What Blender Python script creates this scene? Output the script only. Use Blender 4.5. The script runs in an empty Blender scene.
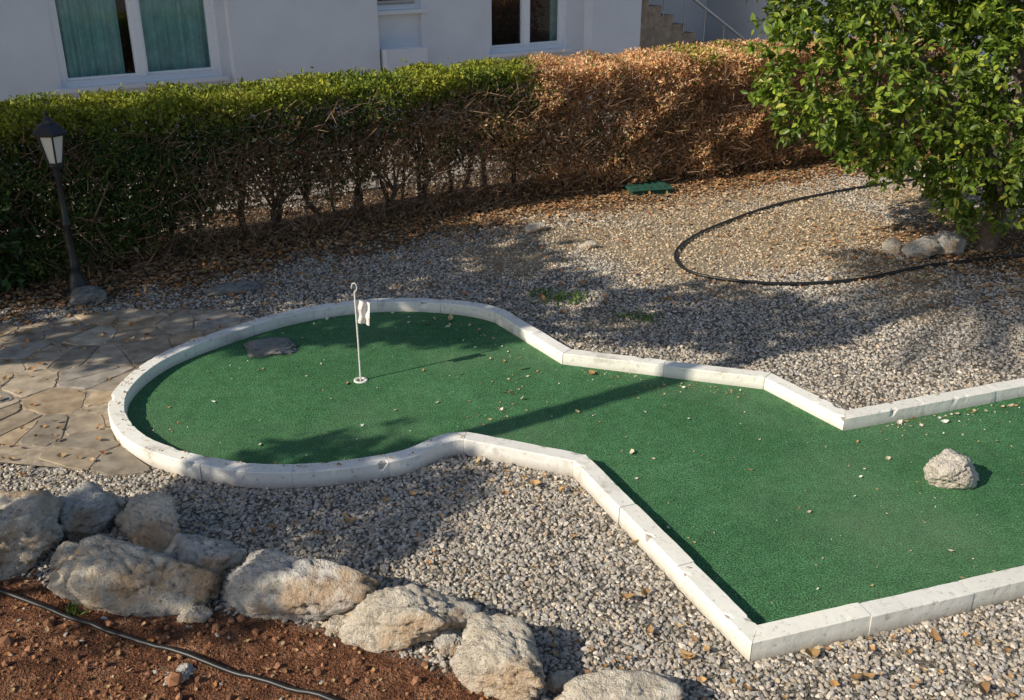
import bpy, bmesh, math, random
import numpy as np
from mathutils import Vector, noise, Matrix
random.seed(7); rng=np.random.default_rng(7)
scene=bpy.context.scene
D=bpy.data

# ------------------------------------------------------------------ helpers
def link(o,parent=None):
    scene.collection.objects.link(o)
    if parent: o.parent=parent
    return o
def empty(name,loc=(0,0,0),rz=0):
    e=D.objects.new(name,None); e.location=loc; e.rotation_euler=(0,0,rz); return link(e)
def np_mesh(name,V,F,C=None,mat=None,smooth=False,parent=None):
    V=np.asarray(V,dtype=np.float32).reshape(-1,3); F=np.asarray(F,dtype=np.int32)
    n=F.shape[1]; me=D.meshes.new(name)
    me.vertices.add(len(V)); me.vertices.foreach_set('co',V.ravel())
    me.loops.add(F.size); me.loops.foreach_set('vertex_index',F.ravel())
    me.polygons.add(len(F)); me.polygons.foreach_set('loop_start',np.arange(0,F.size,n,dtype=np.int32))
    me.update(calc_edges=True)
    me.polygons.foreach_set('use_smooth',np.full(len(F),bool(smooth)))
    if C is not None:
        a=me.color_attributes.new('Col','FLOAT_COLOR','POINT')
        c=np.ones((len(V),4),dtype=np.float32); c[:,:3]=C
        a.data.foreach_set('color',c.ravel())
    if mat: me.materials.append(mat)
    o=D.objects.new(name,me); return link(o,parent)
def py_mesh(name,V,F,mat=None,smooth=False,parent=None):
    me=D.meshes.new(name); me.from_pydata([tuple(v) for v in V],[],[tuple(f) for f in F]); me.update()
    if smooth:
        for p in me.polygons: p.use_smooth=True
    if mat: me.materials.append(mat)
    o=D.objects.new(name,me); return link(o,parent)
def inst(tv,tf,pos,R,sc,col):
    N=len(pos); tv=np.asarray(tv,float); tf=np.asarray(tf)
    V=np.einsum('nij,nkj->nki',R,tv[None]*sc[:,None,:])+pos[:,None,:]
    F=(tf[None]+(np.arange(N)*len(tv))[:,None,None]).reshape(-1,tf.shape[1])
    C=np.repeat(col,len(tv),axis=0)
    return V.reshape(-1,3),F,C
def merge(parts):
    Vs,Fs,Cs=[],[],[];o=0
    for V,F,C in parts:
        Vs.append(V);Fs.append(np.asarray(F)+o);Cs.append(C);o+=len(V)
    return np.concatenate(Vs),np.concatenate(Fs),np.concatenate(Cs)
def norm(a): return a/(np.linalg.norm(a,axis=-1,keepdims=True)+1e-9)
def frames(d,n):
    d=norm(d); w=norm(np.cross(n,d)); n2=np.cross(d,w)
    return np.stack([d,w,n2],axis=-1)
def rdir(N): return norm(rng.normal(size=(N,3)))
def snoise(x,y,s=1.0,seed=0):
    r=np.random.default_rng(seed); o=0
    for i in range(5):
        a=r.uniform(0,6.28); f=s*r.uniform(.6,2.0)*(1+i*.4); ph=r.uniform(0,6.28)
        o=o+np.sin(f*(x*math.cos(a)+y*math.sin(a))+ph+1.3*np.sin(f*.7*(y*math.cos(a)-x*math.sin(a))+ph*2))/(1+i*.35)
    return o/3.0
def tube(pts,rad,sides=6,col=(.1,.07,.05)):
    pts=np.asarray(pts,float); n=len(pts)
    rad=np.broadcast_to(np.asarray(rad,float),(n,))
    t=np.gradient(pts,axis=0); t=norm(t)
    ref=np.array([0,0,1.]) if abs(t[0,2])<.9 else np.array([1.,0,0])
    V=[]
    a=np.linspace(0,2*math.pi,sides,endpoint=False)
    u=norm(np.cross(t[0],ref))
    for i in range(n):
        u=norm(u-t[i]*np.dot(u,t[i])); v=np.cross(t[i],u)
        V.append(pts[i]+rad[i]*(np.cos(a)[:,None]*u+np.sin(a)[:,None]*v))
    V=np.concatenate(V); F=[]
    for i in range(n-1):
        for j in range(sides):
            k=(j+1)%sides; F.append((i*sides+j,i*sides+k,(i+1)*sides+k,(i+1)*sides+j))
    return V,np.array(F),np.tile(np.array(col,float),(len(V),1))
def catmull(P,sub=8,closed=False):
    P=[np.array(p,float) for p in P]; out=[]
    for i in range(len(P)-1):
        p0=P[max(i-1,0)];p1=P[i];p2=P[i+1];p3=P[min(i+2,len(P)-1)]
        for k in range(sub):
            t=k/sub
            out.append(.5*((2*p1)+(-p0+p2)*t+(2*p0-5*p1+4*p2-p3)*t*t+(-p0+3*p1-3*p2+p3)*t**3))
    out.append(P[-1]); return np.array(out)
def inpoly(x,y,poly):
    poly=np.asarray(poly); c=np.zeros(x.shape,bool); j=len(poly)-1
    for i in range(len(poly)):
        xi,yi=poly[i,:2]; xj,yj=poly[j,:2]
        m=((yi>y)!=(yj>y))&(x<(xj-xi)*(y-yi)/(yj-yi+1e-12)+xi); c^=m; j=i
    return c
def distpoly(x,y,pl):
    pl=np.asarray(pl)[:,:2]; d=np.full(x.shape,1e9)
    for i in range(len(pl)-1):
        a=pl[i];b=pl[i+1];ab=b-a; L=ab@ab+1e-12
        t=np.clip(((x-a[0])*ab[0]+(y-a[1])*ab[1])/L,0,1)
        d=np.minimum(d,np.hypot(x-a[0]-t*ab[0],y-a[1]-t*ab[1]))
    return d
def box(V,F,x0,x1,y0,y1,z0,z1):
    b=len(V)
    V+= [(x0,y0,z0),(x1,y0,z0),(x1,y1,z0),(x0,y1,z0),(x0,y0,z1),(x1,y0,z1),(x1,y1,z1),(x0,y1,z1)]
    F+= [(b,b+3,b+2,b+1),(b+4,b+5,b+6,b+7),(b,b+1,b+5,b+4),(b+1,b+2,b+6,b+5),(b+2,b+3,b+7,b+6),(b+3,b,b+4,b+7)]

# ------------------------------------------------------------------ materials
def newmat(name):
    m=D.materials.new(name); m.use_nodes=True; nt=m.node_tree
    b=nt.nodes['Principled BSDF']; return m,nt,b
def N(nt,t,**k):
    n=nt.nodes.new(t)
    for a,v in k.items():
        if a in n.inputs: n.inputs[a].default_value=v
        else: setattr(n,a,v)
    return n
def ramp(nt,fac,stops):
    r=nt.nodes.new('ShaderNodeValToRGB'); e=r.color_ramp.elements
    while len(e)<len(stops): e.new(.5)
    for i,(p,c) in enumerate(stops):
        e[i].position=p; e[i].color=(*c,1) if len(c)==3 else c
    nt.links.new(fac,r.inputs['Fac']); return r.outputs['Color']
def mix(nt,fac,a,b,mode='MIX'):
    m=nt.nodes.new('ShaderNodeMix'); m.data_type='RGBA'; m.blend_type=mode
    for s,v in ((m.inputs[0],fac),(m.inputs[6],a),(m.inputs[7],b)):
        if isinstance(v,(int,float)): s.default_value=v
        elif isinstance(v,tuple): s.default_value=(*v,1)
        else: nt.links.new(v,s)
    return m.outputs[2]
def objco(nt): return nt.nodes.new('ShaderNodeTexCoord').outputs['Object']
def noi(nt,co,scale,detail=3,rough=.6):
    n=N(nt,'ShaderNodeTexNoise',Scale=scale,Detail=detail,Roughness=rough); nt.links.new(co,n.inputs['Vector']); return n.outputs['Fac']
def bump(nt,b,h,strength=.5,dist=.01):
    n=N(nt,'ShaderNodeBump',Strength=strength,Distance=dist); nt.links.new(h,n.inputs['Height']); nt.links.new(n.outputs['Normal'],b.inputs['Normal'])
def simple(name,c,rough=.5,metal=0,nz=0,scale=20,bmp=0):
    m,nt,b=newmat(name); b.inputs['Roughness'].default_value=rough; b.inputs['Metallic'].default_value=metal
    co=objco(nt); f=noi(nt,co,scale)
    c2=tuple(max(0,x*(1-nz)) for x in c); c3=tuple(min(1,x*(1+nz)) for x in c)
    nt.links.new(ramp(nt,f,[(.3,c2),(.7,c3)]),b.inputs['Base Color'])
    if bmp: bump(nt,b,f,bmp,.01)
    return m
def attrmat(name,rough=.7,trans=0,nz=.25,scale=60,bmp=0.0,spec=.4,tint=(1.1,1.25,.5)):
    m,nt,b=newmat(name); b.inputs['Roughness'].default_value=rough
    b.inputs['Specular IOR Level'].default_value=spec
    a=N(nt,'ShaderNodeAttribute',attribute_name='Col'); c=a.outputs['Color']
    if nz:
        co=objco(nt); f=noi(nt,co,scale,2)
        v=ramp(nt,f,[(.25,(1-nz,)*3),(.75,(1+nz,)*3)])
        c=mix(nt,1.0,c,v,'MULTIPLY')
    nt.links.new(c,b.inputs['Base Color'])
    if bmp: bump(nt,b,f,bmp,.004)
    if trans:
        t=N(nt,'ShaderNodeBsdfTranslucent'); tc=mix(nt,1.0,c,tint,'MULTIPLY'); nt.links.new(tc,t.inputs['Color'])
        ms=N(nt,'ShaderNodeMixShader',Fac=trans); out=nt.nodes['Material Output']
        nt.links.new(b.outputs[0],ms.inputs[1]); nt.links.new(t.outputs[0],ms.inputs[2]); nt.links.new(ms.outputs[0],out.inputs['Surface'])
    return m

M_leaf=attrmat('glossy_leaf',.42,.25,0,30,spec=.4)
M_hedge=attrmat('hedge_leaf',.6,.25,0,15,spec=.3,tint=(1.3,1.1,.6))
M_dry=attrmat('dry_leaf',.8,.15,0,60)
M_bark=attrmat('bark',.9,0,.45,25,.6,spec=.2)
M_peb=attrmat('pebbles',.85,0,0,140,0,spec=.25)

# ground
m,nt,b=newmat('ground_gravel_soil'); M_ground=m; b.inputs['Roughness'].default_value=.95; b.inputs['Specular IOR Level'].default_value=.2
co=objco(nt)
vor=N(nt,'ShaderNodeTexVoronoi',Scale=55); nt.links.new(co,vor.inputs['Vector'])
vcol=N(nt,'ShaderNodeSeparateColor'); nt.links.new(vor.outputs['Color'],vcol.inputs[0])
pc=ramp(nt,vcol.outputs[0],[(0,(.18,.165,.14)),(.5,(.30,.275,.24)),(1,(.46,.43,.38))])
edge=ramp(nt,vor.outputs['Distance'],[(.25,(1,1,1)),(.6,(.55,.52,.47))])
pc=mix(nt,1.0,pc,edge,'MULTIPLY')
a=N(nt,'ShaderNodeAttribute',attribute_name='Col'); sa=N(nt,'ShaderNodeSeparateColor'); nt.links.new(a.outputs['Color'],sa.inputs[0])
n1=noi(nt,co,6,4,.7); n2=noi(nt,co,70,2,.7); n4=noi(nt,co,18,4,.7)
soil=ramp(nt,n1,[(.3,(.11,.045,.024)),(.5,(.22,.095,.048)),(.66,(.38,.19,.105))])
soil=mix(nt,.7,soil,ramp(nt,n4,[(.35,(.3,.3,.3)),(.65,(1.35,1.35,1.35))]),'MULTIPLY')
g2=ramp(nt,n2,[(.35,(.3,.3,.3)),(.65,(1.4,1.4,1.4))])
soil=mix(nt,.6,soil,g2,'MULTIPLY')
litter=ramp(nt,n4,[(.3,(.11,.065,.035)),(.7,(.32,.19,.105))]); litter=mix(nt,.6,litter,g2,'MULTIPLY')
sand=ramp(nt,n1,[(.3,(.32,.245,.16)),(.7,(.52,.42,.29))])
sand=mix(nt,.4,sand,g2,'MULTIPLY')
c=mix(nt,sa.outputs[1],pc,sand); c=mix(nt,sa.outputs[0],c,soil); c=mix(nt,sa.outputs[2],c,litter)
nt.links.new(c,b.inputs['Base Color'])
hm=N(nt,'ShaderNodeMath',operation='ADD'); nt.links.new(n2,hm.inputs[0]); nt.links.new(n4,hm.inputs[1])
bump(nt,b,hm.outputs[0],1.0,.035)

# painted kerb
m,nt,b=newmat('painted_kerb'); M_kerb=m; b.inputs['Roughness'].default_value=.8; b.inputs['Specular IOR Level'].default_value=.25
co=objco(nt); n1=noi(nt,co,3.5,4,.7); n2=noi(nt,co,26,5,.75)
base=ramp(nt,n1,[(.30,(.52,.49,.445)),(.43,(.77,.745,.70)),(.7,(.84,.82,.785))])
chips=ramp(nt,n2,[(.32,(.42,.395,.36)),(.43,(1,1,1))]); base=mix(nt,.7,base,chips,'MULTIPLY')
sx=N(nt,'ShaderNodeSeparateXYZ'); nt.links.new(co,sx.inputs[0])
mr=N(nt,'ShaderNodeMapRange'); nt.links.new(sx.outputs['Z'],mr.inputs[0]); mr.inputs[1].default_value=.0; mr.inputs[2].default_value=.06; mr.inputs[3].default_value=1.2; mr.inputs[4].default_value=0
dm=N(nt,'ShaderNodeMath',operation='MULTIPLY'); nt.links.new(mr.outputs[0],dm.inputs[0]); nt.links.new(n2,dm.inputs[1])
base=mix(nt,dm.outputs[0],base,(.27,.22,.17))
at=N(nt,'ShaderNodeAttribute',attribute_name='Col'); base=mix(nt,1.0,base,at.outputs['Color'],'MULTIPLY')
nt.links.new(base,b.inputs['Base Color'])
bump(nt,b,n2,.4,.006)

# artificial turf
m,nt,b=newmat('artificial_turf'); M_turf=m; b.inputs['Roughness'].default_value=.9; b.inputs['Specular IOR Level'].default_value=.15
co=objco(nt); n1=noi(nt,co,1.1,4,.65); n2=noi(nt,co,105,2,.85); n3=noi(nt,co,14,4,.75); n5=noi(nt,co,.7,4,.6)
base=ramp(nt,n1,[(.3,(.052,.155,.063)),(.7,(.080,.210,.094))])
base=mix(nt,.9,base,ramp(nt,n2,[(.35,(.25,.25,.25)),(.5,(.95,.95,.95)),(.66,(2.0,1.95,1.85))]),'MULTIPLY')
base=mix(nt,.45,base,ramp(nt,n3,[(.35,(.6,.6,.55)),(.65,(1.35,1.3,1.3))]),'MULTIPLY')
base=mix(nt,ramp(nt,n5,[(.48,(0,0,0)),(.70,(.36,.36,.36))]),base,(.17,.24,.14))
nt.links.new(base,b.inputs['Base Color']); bump(nt,b,n2,1.0,.010)

# rock
def rockmat(name,c1,c2,c3,rust=.75):
    m,nt,b=newmat(name); b.inputs['Roughness'].default_value=.9; b.inputs['Specular IOR Level'].default_value=.2
    co=objco(nt); n1=noi(nt,co,5,5,.7); n2=noi(nt,co,28,5,.75); n3=noi(nt,co,3.2,3,.6)
    base=ramp(nt,n1,[(.3,c1),(.48,c2),(.66,c3)])
    base=mix(nt,ramp(nt,n3,[(.50,(0,0,0)),(.64,(rust,)*3)]),base,(.50,.32,.17))
    base=mix(nt,.7,base,ramp(nt,n2,[(.34,(.34,.33,.31)),(.45,(1,1,1)),(.8,(1.2,1.2,1.2))]),'MULTIPLY')
    nt.links.new(base,b.inputs['Base Color']); 
    hm=N(nt,'ShaderNodeMath',operation='ADD'); nt.links.new(n1,hm.inputs[0]); nt.links.new(n2,hm.inputs[1]); bump(nt,b,hm.outputs[0],1.0,.05)
    return m
M_rockA=rockmat('limestone_grey',(.42,.40,.375),(.68,.64,.58),(.82,.78,.71))
M_rockB=rockmat('limestone_tan',(.46,.40,.31),(.72,.635,.52),(.84,.78,.67))
M_rockC=rockmat('pale_stone',(.60,.53,.45),(.80,.73,.63),(.86,.81,.73),.3)
M_rockD=rockmat('dark_stone',(.18,.185,.175),(.29,.295,.28),(.38,.38,.36),.15)
M_flag=attrmat('flagstone',.9,0,.4,9,.5,spec=.2)
M_conc=simple('concrete',(.34,.30,.26),.9,0,.25,9,.3)
M_mortar=simple('mortar',(.33,.27,.20),.95,0,.35,20,.5)
M_wall=simple('white_render',(.67,.685,.72),.9,0,.06,1.5,.0)
M_white=simple('white_frame',(.80,.81,.84),.4,0,.03)
M_black=simple('black_metal',(.018,.018,.02),.45,.0,.3)
M_hose=simple('black_hose',(.014,.014,.015),.45,0,.3,30)
M_dark=simple('dark_interior',(.02,.022,.025),.9)
M_pole=simple('white_pole',(.70,.66,.60),.4,0,.2,40)
M_cloth=simple('flag_cloth',(.76,.69,.65),.9,0,.15,60,.3)
M_green=simple('green_plastic',(.012,.070,.045),.8,0,.4,12)
M_curt=simple('teal_curtain',(.56,.82,.80),.9,0,.15,8)
M_stair=simple('stair_stone',(.34,.26,.19),.9,0,.3,10,.3)
M_metal=simple('grey_rail',(.5,.5,.52),.35,.6,.1)
def glassmat(name,tint,fac):
    m=D.materials.new(name); m.use_nodes=True; nt=m.node_tree; nt.nodes.remove(nt.nodes['Principled BSDF'])
    tr=N(nt,'ShaderNodeBsdfTransparent',Color=(*tint,1)); gl=N(nt,'ShaderNodeBsdfGlossy',Roughness=.02)
    fr=N(nt,'ShaderNodeFresnel',IOR=1.5); ad=N(nt,'ShaderNodeMath',operation='ADD'); ad.inputs[1].default_value=fac
    nt.links.new(fr.outputs[0],ad.inputs[0])
    ms=nt.nodes.new('ShaderNodeMixShader'); nt.links.new(ad.outputs[0],ms.inputs[0]); nt.links.new(tr.outputs[0],ms.inputs[1]); nt.links.new(gl.outputs[0],ms.inputs[2])
    nt.links.new(ms.outputs[0],nt.nodes['Material Output'].inputs['Surface']); return m
M_glass=glassmat('window_glass',(.88,.94,.94),.08)
m,nt,b=newmat('frosted_lamp_glass'); M_lglass=m; b.inputs['Base Color'].default_value=(.75,.73,.68,1); b.inputs['Roughness'].default_value=.35

# ------------------------------------------------------------------ layout (metres)
arc=[(-.0956,7.43),(-.672,7.678),(-1.243,7.655),(-1.765,7.408),(-2.205,6.974),(-2.514,6.528),(-2.60,6.033),(-2.482,5.62),(-2.169,5.253),(-1.62,5.00),(-1.158,4.975),(-.655,5.116),(-.285,5.36)]
right_dir=np.array([3.47-2.107,6.125-5.639]); right_dir/=np.linalg.norm(right_dir)
A2=np.array([2.107,5.639]); Aend=A2+right_dir*5.2
low0=np.array([1.068,3.53]); low_dir=np.array([2.461-1.068,3.981-3.53]); low_dir/=np.linalg.norm(low_dir); Bend=low0+low_dir*6.2
arcs=catmull([(.398,6.635)]+arc+[(.396,5.093)],10)[10:-10]
poly=[tuple(Aend),tuple(A2),(1.757,6.223),(.398,6.635)]+[tuple(p) for p in arcs]+[(.396,5.093),tuple(low0),tuple(Bend)]
poly=np.array(poly)
hedge_front=np.array([(-9,6.6),(-6.5,7.3),(-4.5,8.15),(-3.5,8.62),(-2.3,9.5),(-1.2,10.25),(.5,11.25),(2.3,12.1),(5,13.5),(9,15.6)])
path_poly=[(-9,5.6),(-4.0,7.3),(-3.2,7.72),(-2.35,7.7),(-1.9,7.3),(-2.3,6.9),(-2.5,6.5),(-2.6,6.0),(-2.5,5.6),(-2.25,5.25),(-2.5,5.1),(-3.1,5.2),(-4,4.75),(-9,3.6)]
soil_poly=[(-9,4.6),(-4,4.6),(-2.9,4.3),(-2.2,4.06),(-1.8,3.93),(-1.05,3.80),(-.5,3.58),(0,3.32),(.25,3.0),(.3,2.6),(1.2,1.5),(1.2,-4),(-9,-4)]
def gh(x,y):
    g=.006*snoise(x,y,1.6,3)
    s=inpoly(x,y,soil_poly)*np.clip(distpoly(x,y,soil_poly)*1.5,0,1)
    return g+s*.03*(1+snoise(x,y,5,5))+s*.012*snoise(x,y,17,6)

# ------------------------------------------------------------------ ground
xs=np.concatenate([-np.geomspace(80,6.5,14),np.arange(-6.3,8.0,.06),np.geomspace(8.2,80,14)])
ys=np.concatenate([-np.geomspace(60,1,10),np.arange(1.5,15.5,.06),np.geomspace(15.8,120,14)])
X,Y=np.meshgrid(xs,ys); Z=gh(X,Y)
def masks(X,Y):
    wob=.07*snoise(X,Y,7,10)
    soil=inpoly(X+wob,Y+wob,soil_poly)*np.clip(distpoly(X,Y,soil_poly)*14,0,1)
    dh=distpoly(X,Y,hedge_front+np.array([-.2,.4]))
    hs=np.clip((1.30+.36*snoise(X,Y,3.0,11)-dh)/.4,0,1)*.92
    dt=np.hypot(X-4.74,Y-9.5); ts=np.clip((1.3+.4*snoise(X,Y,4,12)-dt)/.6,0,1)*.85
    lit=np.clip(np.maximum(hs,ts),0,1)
    sand=np.clip((snoise(X,Y,2.2,21)*.8+1.3-np.hypot((X-2.3)/3.0,(Y-10.1)/1.8))*1.2,0,1)
    return np.clip(soil,0,1),sand,lit
so,sa_,li_=masks(X,Y)
nx,ny=len(xs),len(ys); idx=np.arange(nx*ny).reshape(ny,nx)
F=np.stack([idx[:-1,:-1],idx[:-1,1:],idx[1:,1:],idx[1:,:-1]],-1).reshape(-1,4)
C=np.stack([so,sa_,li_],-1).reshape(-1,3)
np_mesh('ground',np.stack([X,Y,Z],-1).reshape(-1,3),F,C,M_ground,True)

# concrete path behind hedge
ang=math.atan2(.545,.838)
V,F=[],[]; box(V,F,-16,22,-3.2,-.32,-.05,.03)
o=py_mesh('concrete_path',V,F,M_conc); o.location=(-4.86,13.4,0); o.rotation_euler=(0,0,ang)

# ------------------------------------------------------------------ turf
tv=[(p[0],p[1],.02) for p in poly]
py_mesh('putting_green',tv,[tuple(range(len(tv)))],M_turf)
# kerb
P=poly; n=len(P)
NR=np.zeros((n,2)); 
seg=P[1:]-P[:-1]; sl=np.linalg.norm(seg,axis=1); sd=seg/sl[:,None]; sn=np.stack([-sd[:,1],sd[:,0]],-1)
for i in range(n):
    if i==0: NR[i]=sn[0]
    elif i==n-1: NR[i]=sn[-1]
    else:
        m_=sn[i-1]+sn[i]; m_/=np.linalg.norm(m_); NR[i]=m_/max(.5,np.dot(m_,sn[i]))
S=np.concatenate([[0],np.cumsum(sl)])
hard=[0,1,2,3,4,3+len(arcs),4+len(arcs),5+len(arcs),6+len(arcs)]
hard=sorted(set(h for h in hard if h<n)); 
cuts=[]
for a_,b_ in zip(hard[:-1],hard[1:]):
    L=S[b_]-S[a_]; k=max(1,round(L/(.58 if b_-a_==1 else .55)))
    for j in range(k): cuts.append((S[a_]+L*j/k,S[a_]+L*(j+1)/k))
KV,KF,KC=[],[],[]
hw=.051
for (s0,s1) in cuts:
    h=.106+rng.uniform(-.003,.003); off=rng.uniform(-.003,.003); g=rng.uniform(.0008,.0020); tilt=rng.uniform(-.002,.002)
    colv=np.array([1,1,.99])*rng.uniform(.90,1.05); colv[2]*=rng.uniform(.95,1.0)
    m_=max(4,int((s1-s0)/.03)); prof=[(-hw-.003,-.05),(-hw-.001,h*.5),(-hw,h-.005),(-hw+.005,h),(-hw*.4,h),(hw*.4,h),(hw-.005,h),(hw,h-.005),(hw+.001,h*.5),(hw+.003,-.05)]
    base=len(KV); np_=len(prof)
    for i in range(m_+1):
        t=i/m_; s=s0+g+(s1-s0-2*g)*t
        ii=min(max(np.searchsorted(S,s,side='right')-1,0),n-2); tt=(s-S[ii])/sl[ii]
        p=P[ii]*(1-tt)+P[ii+1]*tt
        if sl[ii]>.2:
            nn=sn[ii].copy()
            if i==0: nn=NR[ii]; 
            if i==m_: nn=NR[ii+1]
            if i==0 and abs(s0-S[ii])>.02: nn=sn[ii]
            if i==m_ and abs(s1-S[ii+1])>.02: nn=sn[ii]
        else: nn=NR[ii]*(1-tt)+NR[ii+1]*tt
        ein=.001 if i in(0,m_) else 0
        for (u,z) in prof:
            uu=(abs(u)-ein)*(1 if u>0 else -1)+off
            q=p+nn*uu
            nz=noise.noise(Vector((q[0]*5,q[1]*5,z*6)))*.0022+noise.noise(Vector((q[0]*25,q[1]*25,z*30)))*.0010
            ed=max(0,noise.noise(Vector((q[0]*18,q[1]*18,7)))-.36)*.045 if abs(abs(u)-hw)<.006 and z>.08 else 0
            zz=z-(ein if z>.05 else 0)+(nz*.6+tilt*(t-.5)*2 if z>0 else 0)-ed
            KV.append((q[0]+nn[0]*(nz-ed)*(1 if u>0 else -1),q[1]+nn[1]*(nz-ed)*(1 if u>0 else -1),zz)); KC.append(colv)
    for i in range(m_):
        for j in range(np_-1):
            a_=base+i*np_+j; KF.append((a_,a_+np_,a_+np_+1,a_+1))
    KF.append(tuple(base+j for j in range(np_))); KF.append(tuple(base+m_*np_+j for j in reversed(range(np_))))
me=D.meshes.new('kerb'); me.from_pydata(KV,[],KF); me.update(); me.materials.append(M_kerb)
a_=me.color_attributes.new('Col','FLOAT_COLOR','POINT'); cc=np.ones((len(KV),4),dtype=np.float32); cc[:,:3]=np.array(KC); a_.data.foreach_set('color',cc.ravel())
for p in me.polygons: p.use_smooth=False
kerb=link(D.objects.new('kerb',me))
MV,MF=[],[]
for i in range(n):
    for (u,z) in ((-.044,-.05),(-.044,.098),(.044,.098),(.044,-.05)): q=P[i]+NR[i]*u; MV.append((q[0],q[1],z))
for i in range(n-1):
    for j in range(3): a_=i*4+j; MF.append((a_,a_+4,a_+5,a_+1))
py_mesh('mortar_joints',MV,MF,simple('joint_mortar',(.42,.39,.35),.95,0,.3,30),parent=kerb)

# ------------------------------------------------------------------ flagstone path
cen=np.array([-1.2,6.33])
kang=np.arctan2(arcs[:,1]-cen[1],arcs[:,0]-cen[0]); krad=np.hypot(arcs[:,0]-cen[0],arcs[:,1]-cen[1])
seeds=[]
for i in range(-2,36):
    for j in range(-2,20):
        seeds.append((-9+i*.30+rng.uniform(-.17,.17)+(j%2)*.15,3.6+j*.27+rng.uniform(-.15,.15)))
seeds=np.array(seeds)
def clip(poly,nv,d):
    out=[]
    for i in range(len(poly)):
        a=poly[i];b_=poly[(i+1)%len(poly)]; da=a@nv-d; db=b_@nv-d
        if da<=0: out.append(a)
        if da*db<0: out.append(a+(b_-a)*(da/(da-db)))
    return out
FV,FF,FC=[],[],[]
ins=inpoly(seeds[:,0],seeds[:,1],path_poly)
for k in range(len(seeds)):
    if not ins[k]: continue
    c=seeds[k]; pg=[c+np.array(q)*1.0 for q in((-1,-1),(1,-1),(1,1),(-1,1))]
    dd=np.hypot(*(seeds-c).T)
    for j in np.argsort(dd)[1:22]:
        nv=(seeds[j]-c)/dd[j]; pg=clip(pg,nv,nv@c+dd[j]/2-.008)
        if len(pg)<3: break
    if len(pg)<3: continue
    v=c-cen; r=np.hypot(*v); a0=math.atan2(v[1],v[0]); kk=krad[np.argmin(np.abs(np.angle(np.exp(1j*(kang-a0)))))]
    if r<kk+.10: continue
    if r<kk+.6:
        nv=-v/r; pg=clip(pg,nv,nv@cen-(kk+.055))
    if len(pg)<3: continue
    pg=np.array(pg)
    q=[]
    for i in range(len(pg)):
        a=pg[i];b_=pg[(i+1)%len(pg)]
        L=np.hypot(*(b_-a)); 
        if L<.03: q.append((a+b_)/2); continue
        for t in (.10,.3,.5,.7,.90): q.append(a+(b_-a)*t+rng.normal(0,.005,2))
    q=np.array(q); m_=len(q); ct=q.mean(0); base=len(FV); zt=.020+rng.uniform(-.002,.004); tl=rng.normal(0,.008,2)
    pal=[(.36,.29,.21),(.40,.33,.245),(.30,.255,.20),(.38,.29,.195),(.32,.285,.245),(.44,.37,.28)]
    col=np.array(pal[rng.integers(6)])*rng.uniform(.8,1.1)
    for ring,(sc_,z) in enumerate(((1,-.02),(1,zt-.004),(.97,zt),)):
        for p in q:
            pp=ct+(p-ct)*sc_; FV.append((pp[0],pp[1],z+((pp-ct)@tl if z>0 else 0))); FC.append(col)
    for rg in range(2):
        for i in range(m_):
            j=(i+1)%m_; FF.append((base+rg*m_+i,base+rg*m_+j,base+(rg+1)*m_+j,base+(rg+1)*m_+i))
    FF.append(tuple(base+2*m_+i for i in range(m_)))
fp=py_mesh('flagstone_path',FV,FF,M_flag)
a_=fp.data.color_attributes.new('Col','FLOAT_COLOR','POINT'); cc=np.ones((len(FV),4),dtype=np.float32); cc[:,:3]=np.array(FC); a_.data.foreach_set('color',cc.ravel())
py_mesh('mortar_bed',[(p[0],p[1],.0145) for p in path_poly],[tuple(range(len(path_poly)))][::-1],M_mortar,parent=fp)

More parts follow.
